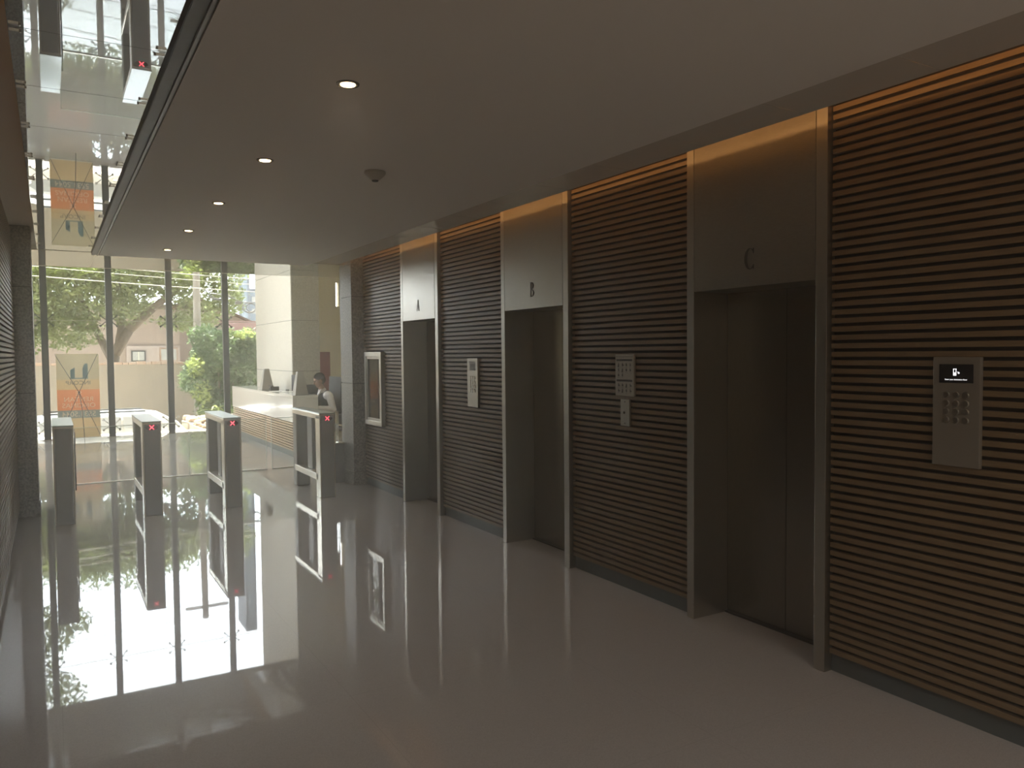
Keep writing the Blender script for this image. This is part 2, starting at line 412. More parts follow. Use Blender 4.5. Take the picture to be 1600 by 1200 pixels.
for yc, hw, ch in LIFTS:
    t = thing('lift_entrance', {'A': 'steel lift entrance marked A, farthest from the viewer', 'B': 'steel lift entrance marked B, in the middle of three',
              'C': 'large dark steel lift entrance marked C, nearest the viewer'}[ch], 'elevator', (XW+.1, yc, 0), 'lift entrances')
    ya, yb = yc-hw, yc+hw; jw = .058
    zt = 2.97
    MB().box(XW, XW+.33, ya, ya+.066, 0, zt, .002).build('jamb', 'steel_frame', t)
    MB().box(XW, XW+.33, yb-jw, yb, 0, zt, .002).build('jamb', 'steel_frame', t)
    hp = MB().box(XW, XW+.33, ya+.070, yb-jw-.004, 2.005, zt, .002).build('header_panel', 'steel', t)
    letter(ch, yc, 2.158, hp)
    # doors at the back of the recess, two sliding leaves with a centre joint
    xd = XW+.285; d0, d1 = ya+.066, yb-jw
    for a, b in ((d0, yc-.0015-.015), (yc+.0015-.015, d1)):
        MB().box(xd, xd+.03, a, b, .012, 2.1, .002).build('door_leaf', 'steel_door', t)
    MB().box(xd-.02, xd+.06, d0, d1, .0, .010).build('sill', 'gap', t)
    MB().box(xd+.04, xd+.07, d0, d1, 0, 2.1).build('shaft_lining', 'gap', t)

# ------------------------------------------------------------------ granite columns
def column(x0, x1, y0, y1, label, zt=2.99, joints=(1.28, 2.37), m='granite', front=None):
    t = thing('stone_column', label, 'column', ((x0+x1)/2, (y0+y1)/2, 0))
    MB().box(x0-.012, x1+(.012 if x1 < 3 else 0), y0-.012, y1+.012, 0, .165, .003).build('plinth', m, t)
    zs = [.165]+list(joints)+[zt]
    mb = MB()
    for a, b in zip(zs, zs[1:]): mb.box(x0, x1, y0, y1, a+.004, b-.004)
    mb.build('stone_cladding', m, t)
    MB().box(x0+.01, x1-.01, y0+.01, y1-.01, .165, zt).build('core', 'gap', t)
    if front:
        mb = MB()
        for a, b in zip(zs, zs[1:]): mb.box(x0+.012, x1, y0-.02, y0-.001, a+.004, b-.004)
        mb.build('front_slabs', front, t)
    return t
column(3.25, 3.95, 9.45, 9.89, 'grey granite column at the far end of the lift wall')
column(-.75, -.147, 9.42, 9.95, 'dark granite column at the end of the left slatted wall')
column(3.863, 4.385, 14.6, 17.5, 'tall pale stone pier behind the reception desk', 6.49, (1.34, 2.29, 3.25, 4.2, 5.2), 'paledtone', 'pier_granite')

# ------------------------------------------------------------------ coves
for nm, x, lab in (('cove_light', 2.86, 'warm cove light strip above the glass edge along the lift wall'), ('cove_light', .10, 'warm cove light strip along the left wall')):
    r = x > 1
    y1 = 9.3 if r else 9.3; y0 = Y0+.1
    sgn = 1 if r else -1
    t = thing(nm, lab, 'light', (x, (y0+y1)/2, ZM+.012), 'cove lights')
    MB().box(x-.012, x+.012, y0, y1, ZM+.013, ZM+.02).build('housing', 'plinth', t)
    lx = x+sgn*.03
    a = area('cove_lamp', (x+sgn*.02, (y0+y1)/2, ZM+.040), (sgn, 0, .05), .02, y1-y0, COVE*(1 if r else .05), (1, .50, .17))
    a.data.shape = 'RECTANGLE'; a.rotation_euler = Matrix((( 0, 0, -sgn), (0, 1, 0), (sgn, 0, 0))).to_euler() if False else a.rotation_euler
    # orient: local X = short side (vertical), local Y = long side (world y)
    zc = Vector((-sgn, 0, 0)); ycx = Vector((0, 1, 0)); xc = ycx.cross(zc)
    mm = Matrix((xc, ycx, zc)).transposed().to_4x4(); mm.translation = a.location; a.matrix_world = mm
    a.parent = t; a.matrix_parent_inverse = world(t).inverted()
    # a shade strip over the lamp so light leaves sideways only
    MB().box(x-.012, x+sgn*.03+.0, y0, y1, ZM+.064, ZM+.07).build('shade', 'plinth', t)

# ------------------------------------------------------------------ downlights
def downlight(x, y, lab):
    t = thing('recessed_downlight', lab, 'light', (x, y, ZC), 'downlights in the plaster ceiling')
    m = MB(); n = 28
    prof = [(.044, -.0015), (.044, -.004), (.034, -.004), (.032, -.001)]
    m.lathe([(.046, -.0002), (.045, -.005), (.033, -.005), (.032, -.0002)], (x, y, ZC), n).build('trim_ring', 'plinth', t, True)
    MB().lathe([(.029, -.0003), (.029, -.006), (.020, -.008)], (x, y, ZC), n).build('lamp', 'lamp', t, True)
    l = bpy.data.lights.new('downlight_spot', 'SPOT'); l.energy = DOWN; l.color = (1, .86, .68); l.spot_size = 2.3; l.spot_blend = 1.0; l.shadow_soft_size = .025
    o = bpy.data.objects.new('downlight_spot', l); C.objects.link(o); o.parent = t; o.location = (0, 0, -.014)
    return t
labs = ['brightest recessed downlight, nearest in the ceiling row', 'second recessed downlight from the viewer', 'middle recessed downlight of the five in view',
        'fourth recessed downlight from the viewer', 'farthest recessed downlight, small, near the ceiling end']
for i, l in enumerate(labs): downlight(1.05, 3.046+1.395*i, l)
t = thing('smoke_detector', 'small cone shaped smoke detector on the plaster ceiling', 'smoke detector', (1.68, 4.42, ZC))
MB().lathe([(.062, -.0002), (.064, -.012), (.052, -.028), (.030, -.046), (.022, -.052), (.0, -.0521)][:5], (1.68, 4.42, ZC), 28).build('housing', 'smoke', t, True)
MB().lathe([(.020, -.0515), (.019, -.058), (.012, -.060)], (1.68, 4.42, ZC), 20).build('sensor_tip', 'mullion', t, True)

# ------------------------------------------------------------------ wall fittings
def screws(m, x, pts):
    for y, z in pts: m.tube((x, y, z), (x-.003, y, z), .004, .003, 10)
def keypad(ya, yb, z0, z1, label, big):
    yc = (ya+yb)/2; xs = XW+.012; xb = XW+.034
    t = thing('lift_keypad', label, 'keypad', (xs, yc, (z0+z1)/2), 'lift keypads')
    MB().box(xs, xb, ya, yb, z0, z1, .002).build('face_plate', 'steel_frame' if not big else 'signplate', t)
    H = z1-z0; W = yb-ya
    s0, s1 = yc-W*.36, yc+W*.36
    sc = MB().box(xs-.0015, xs+.001, s0, s1, z1-H*.235, z1-H*.065).build('screen', 'darkglass', t) if big else MB().box(xs-.0015, xs+.001, yc-W*.28, yc+W*.28, z1-H*.25, z1-H*.06).build('screen', 'carglass', t)
    if big:
        zc = z1-H*.135; xx = xs-.002
        m = MB(); m.box(xx-.0006, xx, yc-.002, yc+.012, zc-.016, zc-.002); m.box(xx-.0006, xx, yc-.002, yc+.001, zc-.002, zc+.014); m.box(xx-.0006, xx, yc+.009, yc+.012, zc-.002, zc+.014); m.box(xx-.0006, xx, yc-.002, yc+.012, zc+.011, zc+.014)
        m.ball((xx, yc-.012, zc-.004), .0045, 1, (.2, 1, 1)); m.prism([(yc-.005, zc+.002), (yc-.009, zc-.004), (yc-.011, zc)], 'x', xx-.0006, xx)
        m.build('phone_icon', 'white_led', sc)
        text('screen_text', 'Enter your destination floor', .0085, 'white_led', sc, (xx, yc, zc-.033), (0, -1, 0), (0, 0, 1), .0003)
    for r in range(4):
        for c in range(3):
            y = yc+(1-c)*W*.205; z = z1-H*(.345+.077*r) if big else z1-H*(.40+.088*r)
            rr = W*.075 if big else W*.085
            MB().tube((xs, y, z), (xs-.006, y, z), rr, rr*.85, 18).build('button', 'steel_frame', t, False)
    return t
keypad(1.832, 2.037, 1.137, 1.612, 'wide steel lift keypad with lit black screen, right of lift C', True)
keypad(6.342, 6.545, 1.147, 1.60, 'narrow steel lift keypad with grey screen between lifts A and B', False)

t = thing('pictogram_sign', 'steel plate of small dark pictograms above a key switch, left of lift C', 'sign', (XW+.02, 4.212, 1.49))
ya, yb, z0, z1 = 4.113, 4.313, 1.345, 1.632; xs = XW+.018; xx = xs-.001
pl = MB().box(xs, XW+.034, ya, yb, z0, z1, .0015).build('plate', 'signplate', t)
for za, zb_ in ((1.584, 1.598), (1.444, 1.458)): MB().box(xx, xs, ya+.018, yb-.014, za, zb_).build('heading_bar', 'signink', pl)
MB().box(xx, xs, ya+.008, yb-.008, 1.612, 1.615).build('heading_rule', 'signink', pl)
rows = [(1.560, 4), (1.524, 4), (1.488, 2), (1.420, 4), (1.383, 4)]
random.seed(4)
for z, n in rows:
    for c in range(n):
        y = yb-.036-c*.042; m = MB(); kind = random.randrange(4)
        m.ball((xx, y, z+.008), .0045, 1, (.15, 1, 1)); m.box(xx, xs, y-.005, y+.005, z-.009, z+.004)
        if kind == 0: m.box(xx, xs, y-.009, y+.009, z-.002, z+.001)
        elif kind == 1: m.box(xx, xs, y-.003, y+.009, z-.015, z-.008)
        elif kind == 2: m.tube((xx-.0003, y-.008, z-.004), (xs, y-.008, z-.004), .0045, n=10)
        m.box(xx, xs, y-.008, y+.008, z-.0175, z-.016)
        m.build('pictogram', 'signink', pl)

t = thing('key_switch_plate', 'small plain steel plate with a round key lock below the pictogram sign', 'switch', (XW+.02, 4.21, 1.23))
MB().box(xs, XW+.034, 4.164, 4.258, 1.139, 1.322, .0015).build('plate', 'steel_frame', t)
MB().tube((xs, 4.21, 1.232), (xs-.006, 4.21, 1.232), .010, .009, 18).build('lock', 'chrome', t)
for z in (1.305, 1.158):
    m = MB(); screws(m, xs, [(4.21, z)]); m.build('screw', 'signink', t)

# fire hose cabinet
t = thing('fire_hose_cabinet', 'steel framed glass hose cabinet set in the slats by the granite column', 'fire cabinet', (XW, 9.0, 1.22))
ya, yb, z0, z1 = 8.724, 9.288, .785, 1.672
m = MB(); f = .055; xa, xb = XW-.012, XW+.05
m.box(xa, xb, ya, yb, z0, z0+f, .003); m.box(xa, xb, ya, yb, z1-f, z1, .003); m.box(xa, xb, ya, ya+f, z0+f, z1-f, .003); m.box(xa, xb, yb-f, yb, z0+f, z1-f, .003)
m.build('outer_frame', 'steel_frame', t)
m = MB(); g = .03; a, b, c, d = ya+f, yb-f, z0+f, z1-f
m.box(XW-.002, XW+.02, a, b, c, c+g, .002); m.box(XW-.002, XW+.02, a, b, d-g, d, .002); m.box(XW-.002, XW+.02, a, a+g, c+g, d-g, .002); m.box(XW-.002, XW+.02, b-g, b, c+g, d-g, .002)
dr = m.build('door', 'steel', t)
MB().box(XW+.004, XW+.009, a+g, b-g, c+g, d-g).build('glass', 'glass', dr)
MB().box(XW-.014, XW-.002, a+.008, a+.02, 1.19, 1.27, .003).build('handle', 'chrome', dr)
MB().box(XW+.052, XW+.06, a, b, c, d).build('back_plate', 'plinth', t)
m = MB()
for i in range(7): m.box(XW+.026, XW+.04, a+.06+i*.033, a+.082+i*.033, c+.10+.015*(i % 2), d-.09, .004)
m.build('folded_hose', 'hose', t)
MB().box(XW+.022, XW+.045, a+.05, b-.05, d-.10, d-.085).build('hose_rack', 'steel_frame', t)
MB().path([(XW+.03, b-.10, c+.04), (XW+.03, b-.11, c+.16), (XW+.03, b-.12, c+.30)], .012, 10, .017).build('nozzle', 'chrome', t, True)

# ------------------------------------------------------------------ turnstiles
YT = 8.777
def cross(m, x, y, z, s, w):
    for sg in (1, -1):
        n = Vector((s, 0, sg*s)); p = Vector((-sg*w, 0, w))*.7
        q = [(x-n.x-p.x*0, z-n.z)]
        dx, dz = n.x, n.z; L = math.hypot(dx, dz); px, pz = -dz/L*w, dx/L*w
        m.prism([(x-dx-px, z-dz-pz), (x+dx-px, z+dz-pz), (x+dx+px, z+dz+pz), (x-dx+px, z-dz+pz)], 'y', y-.0012-(.0003 if sg > 0 else 0), y)
def turnstile(x0, label, lit=True, side=1):
    W = .178; x1 = x0+W; y0 = YT; y1 = YT+1.19; H = .979; ld = .165
    t = thing('turnstile', label, 'turnstile', ((x0+x1)/2, (y0+y1)/2, 0), 'turnstiles across the lobby')
    fl = MB().box(x0+.012, x1-.012, y0+.0, y0+ld, .0, H-.03, .012).build('front_post', 'turn', t)
    for xa in (x0, x1-.014):
        MB().box(xa, xa+.014, y0+.004, y0+ld+.01, .0, H-.034, .004).build('corner_trim', 'turn_frame', t)
    MB().box(x0+.006, x1-.006, y1-ld, y1, 0, H-.03, .012).build('rear_post', 'turn', t)
    MB().box(x0, x1, y0+.01, y1-.005, H-.072, H-.012, .006).build('top_beam', 'turn_frame', t)
    MB().box(x0-.004, x1+.004, y0-.006, y1+.006, H-.012, H, .004).build('top_plate', 'toplate', t)
    MB().box(x0, x1, y0+ld*.6, y1-ld*.6, .195, .268, .005).build('lower_beam', 'turn_frame', t)
    MB().box(x0+.05, x1-.05, y0+.50, y0+.70, .268, H-.072, .01).build('flap_housing', 'turn', t)
    # folded flap pane in the opening and its chrome hinge
    MB().box(x0+.083, x0+.095, y0+.24, y0+.495, .30, .86, .003).build('flap_glass', 'glass_low', t)
    MB().tube((x0+.089, y0+.498, .28), (x0+.089, y0+.498, .89), .008, n=12).build('hinge', 'chrome', t)
    n = 24; zc = H-.062
    m = MB(); pts = [((x0+x1)/2+.060*math.cos(2*PI*k/n), zc+.030*math.sin(2*PI*k/n)) for k in range(n)]
    m.prism(pts, 'y', y0-.001, y0+.004)
    dp = m.build('display', 'darkglass' if lit else 'turn', t)
    if lit:
        m = MB(); cross(m, (x0+x1)/2, y0-.0012, zc, .022, .0042)
        m.build('red_cross', 'red_led', dp)
    return t
turnstile(-.008, 'grey turnstile with unlit display, leftmost beside the left column', False)
turnstile(.784, 'grey turnstile with red cross light, second from the left in front of the car')
turnstile(1.579, 'grey turnstile with red cross light, third from the left in front of the desk end')
turnstile(2.622, 'grey turnstile with red cross light, rightmost beside the granite column')
t = thing('turnstile_glass_gate', 'narrow glass gate pane fixed on the right of the leftmost turnstile', 'glass gate', (.19, 9.35, 0))
MB().box(.180, .192, 9.12, 9.50, .28, .88, .003).build('pane', 'glass_low', t)
m = MB(); m.box(.176, .196, 9.49, 9.51, .28, .88); m.build('hinge_rail', 'mullion', t)
t = thing('side_barrier_post', 'short dark barrier post with pale cap between last turnstile and granite column', 'barrier', (3.16, 9.80, 0))
MB().box(3.105, 3.225, 9.74, 9.90, 0, .50, .006).build('post', 'turn', t)
MB().box(3.10, 3.23, 9.735, 9.905, .50, .515, .003).build('cap', 'turn_frame', t)
MB().box(3.15, 3.162, 9.76, 9.88, .515, .92, .002).build('glass_fin', 'glass_low', t)
# low glass screens at y 11.48
for a, b, lab in ((.20, 1.60, 'clear low glass screen standing on the floor behind the left turnstiles'), (1.61, 2.645, 'clear low glass screen between the bands of the middle turnstiles'), (2.715, 3.27, 'short clear glass screen beside the reception desk end')):
    t = thing('low_glass_screen', lab, 'glass screen', ((a+b)/2, 11.48, 0), 'low glass screens')
    MB().box(a, b, 11.474, 11.486, .012, .735, .001).build('pane', 'glass_low', t)
    MB().box(a, b, 11.462, 11.498, 0, .012, .001).build('floor_rail', 'turn_frame', t)
    m = MB(); m.box(a-.001, a+.004, 11.473, 11.487, .012, .737); m.box(b-.004, b+.001, 11.473, 11.487, .012, .737); m.box(a, b, 11.473, 11.487, .732, .738)
    m.build('polished_edge', 'glassedge', t)

# ------------------------------------------------------------------ front glazing
XM = [-.20+.06, .988+.062, 2.12+.062, 3.25+.062, 4.44]
XM = [-.153+.06, .988+.06, 2.119+.06, 3.251+.06, 4.383+.06]
names_m = ['leftmost dark steel mullion of the entrance glazing, beside the dark column', 'second dark steel mullion of the entrance glazing, right of the banner',
           'third dark steel mullion of the entrance glazing, in front of the beige wall', 'fourth dark steel mullion of the entrance glazing, at the desk end', 'dark steel mullion hidden behind the pale pier']
def spider(m, x, z, y):
    for sx in (-1, 1):
        for sz in (-1, 1):
            m.path([(x, y, z), (x+sx*.07, y+.02, z+sz*.035), (x+sx*.15, y+.075, z+sz*.105)], .010, 8)
            m.tube((x+sx*.15, y+.066, z+sz*.105), (x+sx*.15, y+.088, z+sz*.105), .024, n=12)
for x, lab in zip(XM, names_m):
    t = thing('steel_mullion', lab, 'mullion', (x, YF+.05, 0), 'mullions of the entrance glazing')
    MB().box(x-.06, x+.06, YF, YF+.10, 0, 6.5, .004).build('post', 'mullion', t)
    for z in (.24, 2.38, 4.64):
        m = MB(); spider(m, x, z, YF+.10); m.build('spider_fitting', 'chrome' if z < 1 else 'mullion', t, True)
    MB().box(x-.09, x+.09, YF-.02, YF+.12, 0, .012).build('base_plate', 'steel_frame', t)
yg = YF+.18; n = 1
edges = [-1.6]+XM+[5.69]
for a, b in zip(edges, edges[1:]):
    for z0, z1 in ((.012, .24-.004), (.24+.004, 2.376), (2.384, 4.636), (4.644, 6.5)):
        pass
    m = MB()
    for z0, z1 in ((.012, 2.374), (2.386, 4.634), (4.646, 6.5)): m.box(a+.005, b-.005, yg, yg+.012, z0, z1)
    o = struct(f'window_{n}', m, 'glass', 'glass bay %d of the entrance glazing' % n, 'window')
    m = MB()
    for z in (2.38, 4.64): m.box(a, b, yg-.001, yg+.013, z-.006, z+.006)
    m.build('silicone_joint', 'palecable', o); n += 1
o = struct(f'window_{n}', MB().box(-1.66, -1.648, 13.6, 18.1, .012, 6.5), 'glass', 'unseen glass side wall of the entrance hall, added for daylight', 'window')  # unseen side glazing, added to brighten the left face of the desk
struct('wall_side', MB().box(-1.9, -1.66, 9.94, 13.6, 0, 6.5), 'cream', 'unseen solid side wall of the entrance hall, keeps daylight off the pier', 'wall')  # unseen solid stretch, sized to keep daylight off the pier front
struct('wall_left', MB().box(-1.7, -.48, Y0, 9.94, 0, 3.0), 'gap', 'masonry behind the left slatted wall', 'wall')
area('portal_side', (-1.72, 15.85, 3.2), (1, 0, 0), 6.4, 4.6, 1, portal=True)

# ------------------------------------------------------------------ reception desk
DX0, DX1, DY0, DY1 = 3.28, 3.69, 12.41, 17.2
t = thing('reception_desk', 'white reception desk with slatted timber front behind the rightmost turnstiles', 'desk', (3.5, 14.8, 0))
m = MB(); m.box(DX0, DX1, DY0, DY1, .955, 1.0, .006); m.box(DX0, DX0+.05, DY0, DY1, .572, .955, .004); m.box(DX0+.05, DX1, DY0, DY0+.05, .10, .955, .004)
m.build('white_counter', 'whitestone', t)
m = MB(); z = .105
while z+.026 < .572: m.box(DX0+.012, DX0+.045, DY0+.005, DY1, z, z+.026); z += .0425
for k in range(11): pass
m.build('slats', 'wood_daylit', t)
MB().box(DX0+.04, DX0+.055, DY0+.002, DY1, .10, .575).build('backing_board', 'gap', t)
MB().box(DX0+.04, DX1-.02, DY0+.03, DY1, 0, .10).build('plinth', 'plinth', t)
MB().box(DX1, 4.05, 12.75, 14.5, .70, .73, .004).build('work_top', 'whitestone', t)
MB().box(DX1-.01, DX1+.02, DY0+.05, DY1-.1, .10, .74).build('back_panel', 'whitestone', t)
# objects on the counter
def taper(name, x, y, w0, w1, h, lab):
    t = thing(name, lab, 'display block', (x, y, 1.0), 'tapered grey blocks on the desk')
    m = MB(); vs = []
    for z, ww in ((1.0, w0), (1.0+h, w1)):
        vs.append([m.bm.verts.new((x+a*ww/2, y+b*ww/2, z)) for a, b in ((-1, -1), (1, -1), (1, 1), (-1, 1))])
    m.bm.faces.new(vs[0][::-1]); m.bm.faces.new(vs[1])
    for i in range(4): m.bm.faces.new((vs[0][i], vs[0][(i+1) % 4], vs[1][(i+1) % 4], vs[1][i]))
    bmesh.ops.bevel(m.bm, geom=list(m.bm.edges), offset=.004, segments=2, affect='EDGES')
    m.build('block', 'concrete', t)
    MB().box(x-w0/2-.002, x+w0/2+.002, y-w0/2-.002, y+w0/2+.002, 1.0, 1.006).build('base', 'plinth', t)
taper('tapered_block', 3.47, 14.95, .22, .09, .39, 'tall grey tapered block on the counter, farther one by the glazing')
taper('tapered_block', 3.46, 12.62, .21, .095, .375, 'tall grey tapered block on the near end of the reception counter')
for x, y, r, lab in ((3.45, 14.05, .1, 'white paper sheets lying on the counter between the blocks'), (3.56, 13.75, -.3, 'white leaflet beside the papers on the counter')):
    m = MB()
    for i in range(3):
        mm = Matrix.Translation((x+.01*i, y, 1.001+.0016*i)) @ Matrix.Rotation(r+.12*i, 4, 'Z') @ Matrix.Diagonal((.21, .30, .0012, 1))
        bmesh.ops.create_cube(m.bm, size=1, matrix=mm)
    tag(m.build('paper_sheets', 'paper'), lab, 'paper')
t = thing('desk_phone', 'small dark desk phone beside the farther tapered block', 'phone', (3.52, 14.62, 1.0))
MB().prism([(14.54, 1.0), (14.72, 1.0), (14.72, 1.03), (14.54, 1.07)], 'x', 3.45, 3.60).build('base', 'black', t)
MB().box(3.46, 3.50, 14.53, 14.72, 1.06, 1.09, .01).build('handset', 'black', t)
t = thing('hand_stapler', 'small black stapler on the white counter', 'stapler', (3.6, 13.95, 1.0))
MB().box(3.585, 3.615, 13.87, 14.03, 1.001, 1.012, .003).build('base', 'black', t); MB().box(3.588, 3.612, 13.88, 14.03, 1.018, 1.036, .004).build('arm', 'black', t)
MB().box(3.590, 3.610, 14.005, 14.03, 1.01, 1.02).build('hinge', 'black', t)

def monitor(x, y, w, zc, rot, lab):
    t = thing('computer_monitor', lab, 'monitor', (x, y, .73)); t.rotation_euler = (0, 0, rot)
    def loc(o): o.parent = t; o.matrix_parent_inverse = Matrix.Identity(4); return o
    loc(MB().box(-w/2, w/2, -.018, .018, zc-.15-.73, zc+.15-.73, .006).build('panel', 'black'))
    loc(MB().box(-w/2+.012, w/2-.012, .0175, .0195, zc-.138-.73, zc+.138-.73).build('screen', 'darkglass'))
    loc(MB().box(-.025, .025, -.035, -.018, .0, zc-.73, .004).build('stand', 'black'))
    loc(MB().box(-.11, .11, -.09, .07, 0, .012, .004).build('foot', 'black'))
monitor(3.98, 13.72, .48, .97, .35, 'black monitor on the work top left of the receptionist')
monitor(3.87, 14.3, .30, 1.13, -1.2, 'narrow dark monitor seen edge on behind the near tapered block')
# red locker and things
t = thing('red_cabinet', 'dark red upright cabinet behind the seated receptionist', 'cabinet', (4.75, 16.1, 0))
MB().box(4.42, 4.995, 15.9, 16.4, 0, 1.70, .006).build('body', 'red', t)
for a, b in ((4.43, 4.705), (4.712, 4.985)): 
    d = MB().box(a, b, 15.885, 15.90, .05, 1.68, .003).build('door', 'red', t)
    MB().tube((b-.03 if a < 4.5 else a+.03, 15.875, .8), (b-.03 if a < 4.5 else a+.03, 15.875, .95), .006, n=8).build('handle', 'chrome', d)

# ------------------------------------------------------------------ receptionist
def capsule(m, a, b, ra, rb, k=8):
    a = Vector(a); b = Vector(b)
    for i in range(k+1):
        s = i/k; m.ball(a.lerp(b, s), ra+(rb-ra)*s, 2)
def remesh(o, vox, it=6):
    r = o.modifiers.new('remesh', 'REMESH'); r.mode = 'VOXEL'; r.voxel_size = vox; r.use_smooth_shade = True
    s = o.modifiers.new('smooth', 'SMOOTH'); s.iterations = it; s.factor = .5
    return o
PO = thing('person', 'seated receptionist in white shirt and dark waistcoat looking down behind the desk', 'person', (4.03, 12.98, 0))
def W_(f, s, z): return (4.03-f, 12.98-s, z)    # forward, to his left, up
m = MB()
# torso, neck, head
capsule(m, W_(0, -.08, .56), W_(0, .08, .56), .125, .125, 4)
capsule(m, W_(.01, 0, .60), W_(.05, 0, .90), .115, .120, 6)
capsule(m, W_(.045, -.12, .955), W_(.045, .12, .955), .075, .075, 6)
capsule(m, W_(.07, 0, 1.0), W_(.115, 0, 1.10), .050, .052, 5)
hd = Matrix.Rotation(math.radians(-20), 3, 'Y')
HC = Vector(W_(.15, .0, 1.205))
def hp(f, s, z):   # head coordinates, tilted forward/down
    a = math.radians(18); ff = f*math.cos(a)+z*math.sin(a); zz = -f*math.sin(a)+z*math.cos(a)
    return (HC.x-ff, HC.y-s, HC.z+zz)
def hball(f, s, z, r, sc=(1, 1, 1)):
    m.ball(hp(f, s, z), r, 3, sc, Matrix.Rotation(-math.radians(18), 3, 'Y'))
hball(-.012, 0, .035, .083, (1.1, .88, 1.0)); hball(.02, 0, -.035, .062, (.98, .88, 1.1)); hball(.045, 0, -.082, .030, (1, 1.0, .8))
m.tube(hp(.082, 0, .02), hp(.098, 0, -.020), .008, .014, 10); m.ball(hp(.098, 0, -.020), .013, 2)           # nose
hball(.072, 0, -.050, .018, (.7, 1.3, .5)); hball(.070, 0, -.062, .017, (.7, 1.2, .5))                        # lips
for s in (-1, 1):
    hball(.070, s*.028, .022, .017, (.6, 1, .5)); hball(-.012, s*.078, -.008, .026, (.75, .35, 1.25))        # brow, ear
# arms
arm = {1: (W_(.03, .175, .955), W_(-.01, .235, .735), W_(.215, .175, .765)), -1: (W_(.03, -.175, .955), W_(.06, -.25, .735), W_(.29, -.16, .765))}
for s in (1, -1):
    a, b, c = arm[s]; capsule(m, a, b, .052, .042, 7); capsule(m, b, c, .041, .027, 7)
    cv = Vector(c); d = Vector((-1, 0, -.06)).normalized(); yy = -s
    # palm and fingers
    pc = cv+d*.055; m.ball(pc, .036, 2, (1.15, .95, .42))
    for k, (L, off) in enumerate(((.062, .030), (.074, .011), (.070, -.009), (.054, -.028))):
        b0 = cv+d*.088+Vector((0, off*(1 if s > 0 else -1), .002)); b1 = b0+Vector((-L*.5, off*.1, .006)); b2 = b1+Vector((-L*.42, 0, -.016))
        capsule(m, b0, b1, .0095, .0088, 4); capsule(m, b1, b2, .0088, .0072, 4)
    tb = cv+d*.04+Vector((0, s*.026, 0)); t1_ = tb+Vector((-.030, s*.022, -.002)); t2_ = t1_+Vector((-.028, s*.002, -.006))
    capsule(m, tb, t1_, .012, .010, 4); capsule(m, t1_, t2_, .010, .008, 4)
# legs
for s in (-1, 1):
    h, k_, a_, f_ = W_(.02, s*.09, .55), W_(.28, s*.12, .555), W_(.22, s*.12, .12), W_(.27, s*.13, .05)
    capsule(m, h, k_, .085, .058, 8); capsule(m, k_, a_, .055, .038, 8); capsule(m, a_, f_, .038, .034, 4)
body = remesh(m.build('body', 'skin', PO), .0052, 5)
# clothes
m = MB(); capsule(m, W_(.045, -.13, .955), W_(.045, .13, .955), .086, .086, 6); capsule(m, W_(.012, 0, .60), W_(.05, 0, .90), .124, .130, 6)
capsule(m, W_(.075, 0, 1.0), W_(.09, 0, 1.045), .062, .060, 3)
for s in (1, -1):
    a, b, c = arm[s]; capsule(m, a, b, .066, .058, 7); cc = Vector(b).lerp(Vector(c), .93); capsule(m, b, cc, .055, .037, 7)
remesh(m.build('shirt', 'shirt', PO), .007, 3)
m = MB(); capsule(m, W_(.014, 0, .62), W_(.055, 0, .88), .142, .150, 6)
for s in (-1, 1):
    capsule(m, W_(.065, s*.055, .88), W_(.05, s*.095, .985), .118, .066, 6)
remesh(m.build('waistcoat', 'vest', PO), .007, 3)
m = MB()   # shirt front showing in the waistcoat opening, collar
for s in (-1, 1):
    capsule(m, W_(.185, s*.010, .93), W_(.135, s*.050, 1.055), .012, .016, 5)
capsule(m, W_(.172, 0, .90), W_(.140, 0, 1.01), .020, .035, 5)
remesh(m.build('collar', 'shirt', PO), .005, 2)
m = MB()
for s in (-1, 1):
    h, k_, a_ = W_(.02, s*.09, .55), W_(.28, s*.12, .555), W_(.225, s*.12, .14)
    capsule(m, h, k_, .095, .070, 8); capsule(m, k_, a_, .067, .055, 8)
capsule(m, W_(-.01, -.09, .56), W_(-.01, .09, .56), .134, .134, 4)
remesh(m.build('trousers', 'vest', PO), .009, 3)
for s in (-1, 1):
    m = MB(); m.ball(W_(.27, s*.13, .045), .05, 3, (1.95, .95, .85)); m.build('shoe', 'leather', PO, True)
m = MB(); hball_m = m
m.ball(hp(-.022, 0, .052), .088, 3, (1.08, .92, .95), Matrix.Rotation(-math.radians(18), 3, 'Y')); m.ball(hp(-.055, 0, .0), .065, 3, (.9, 1.15, 1.1))
bm_ = m.bm
hh = m.build('hair', 'hair', PO, True)
m = MB()
for s in (-1, 1): m.ball(hp(.080, s*.028, .010), .0075, 2)
m.build('eyes', 'black', PO, True)
m = MB()
for s in (-1, 1): m.tube(hp(.088, s*.016, .026), hp(.078, s*.044, .028), .004, .003, 8)
m.build('eyebrows', 'hair', PO)

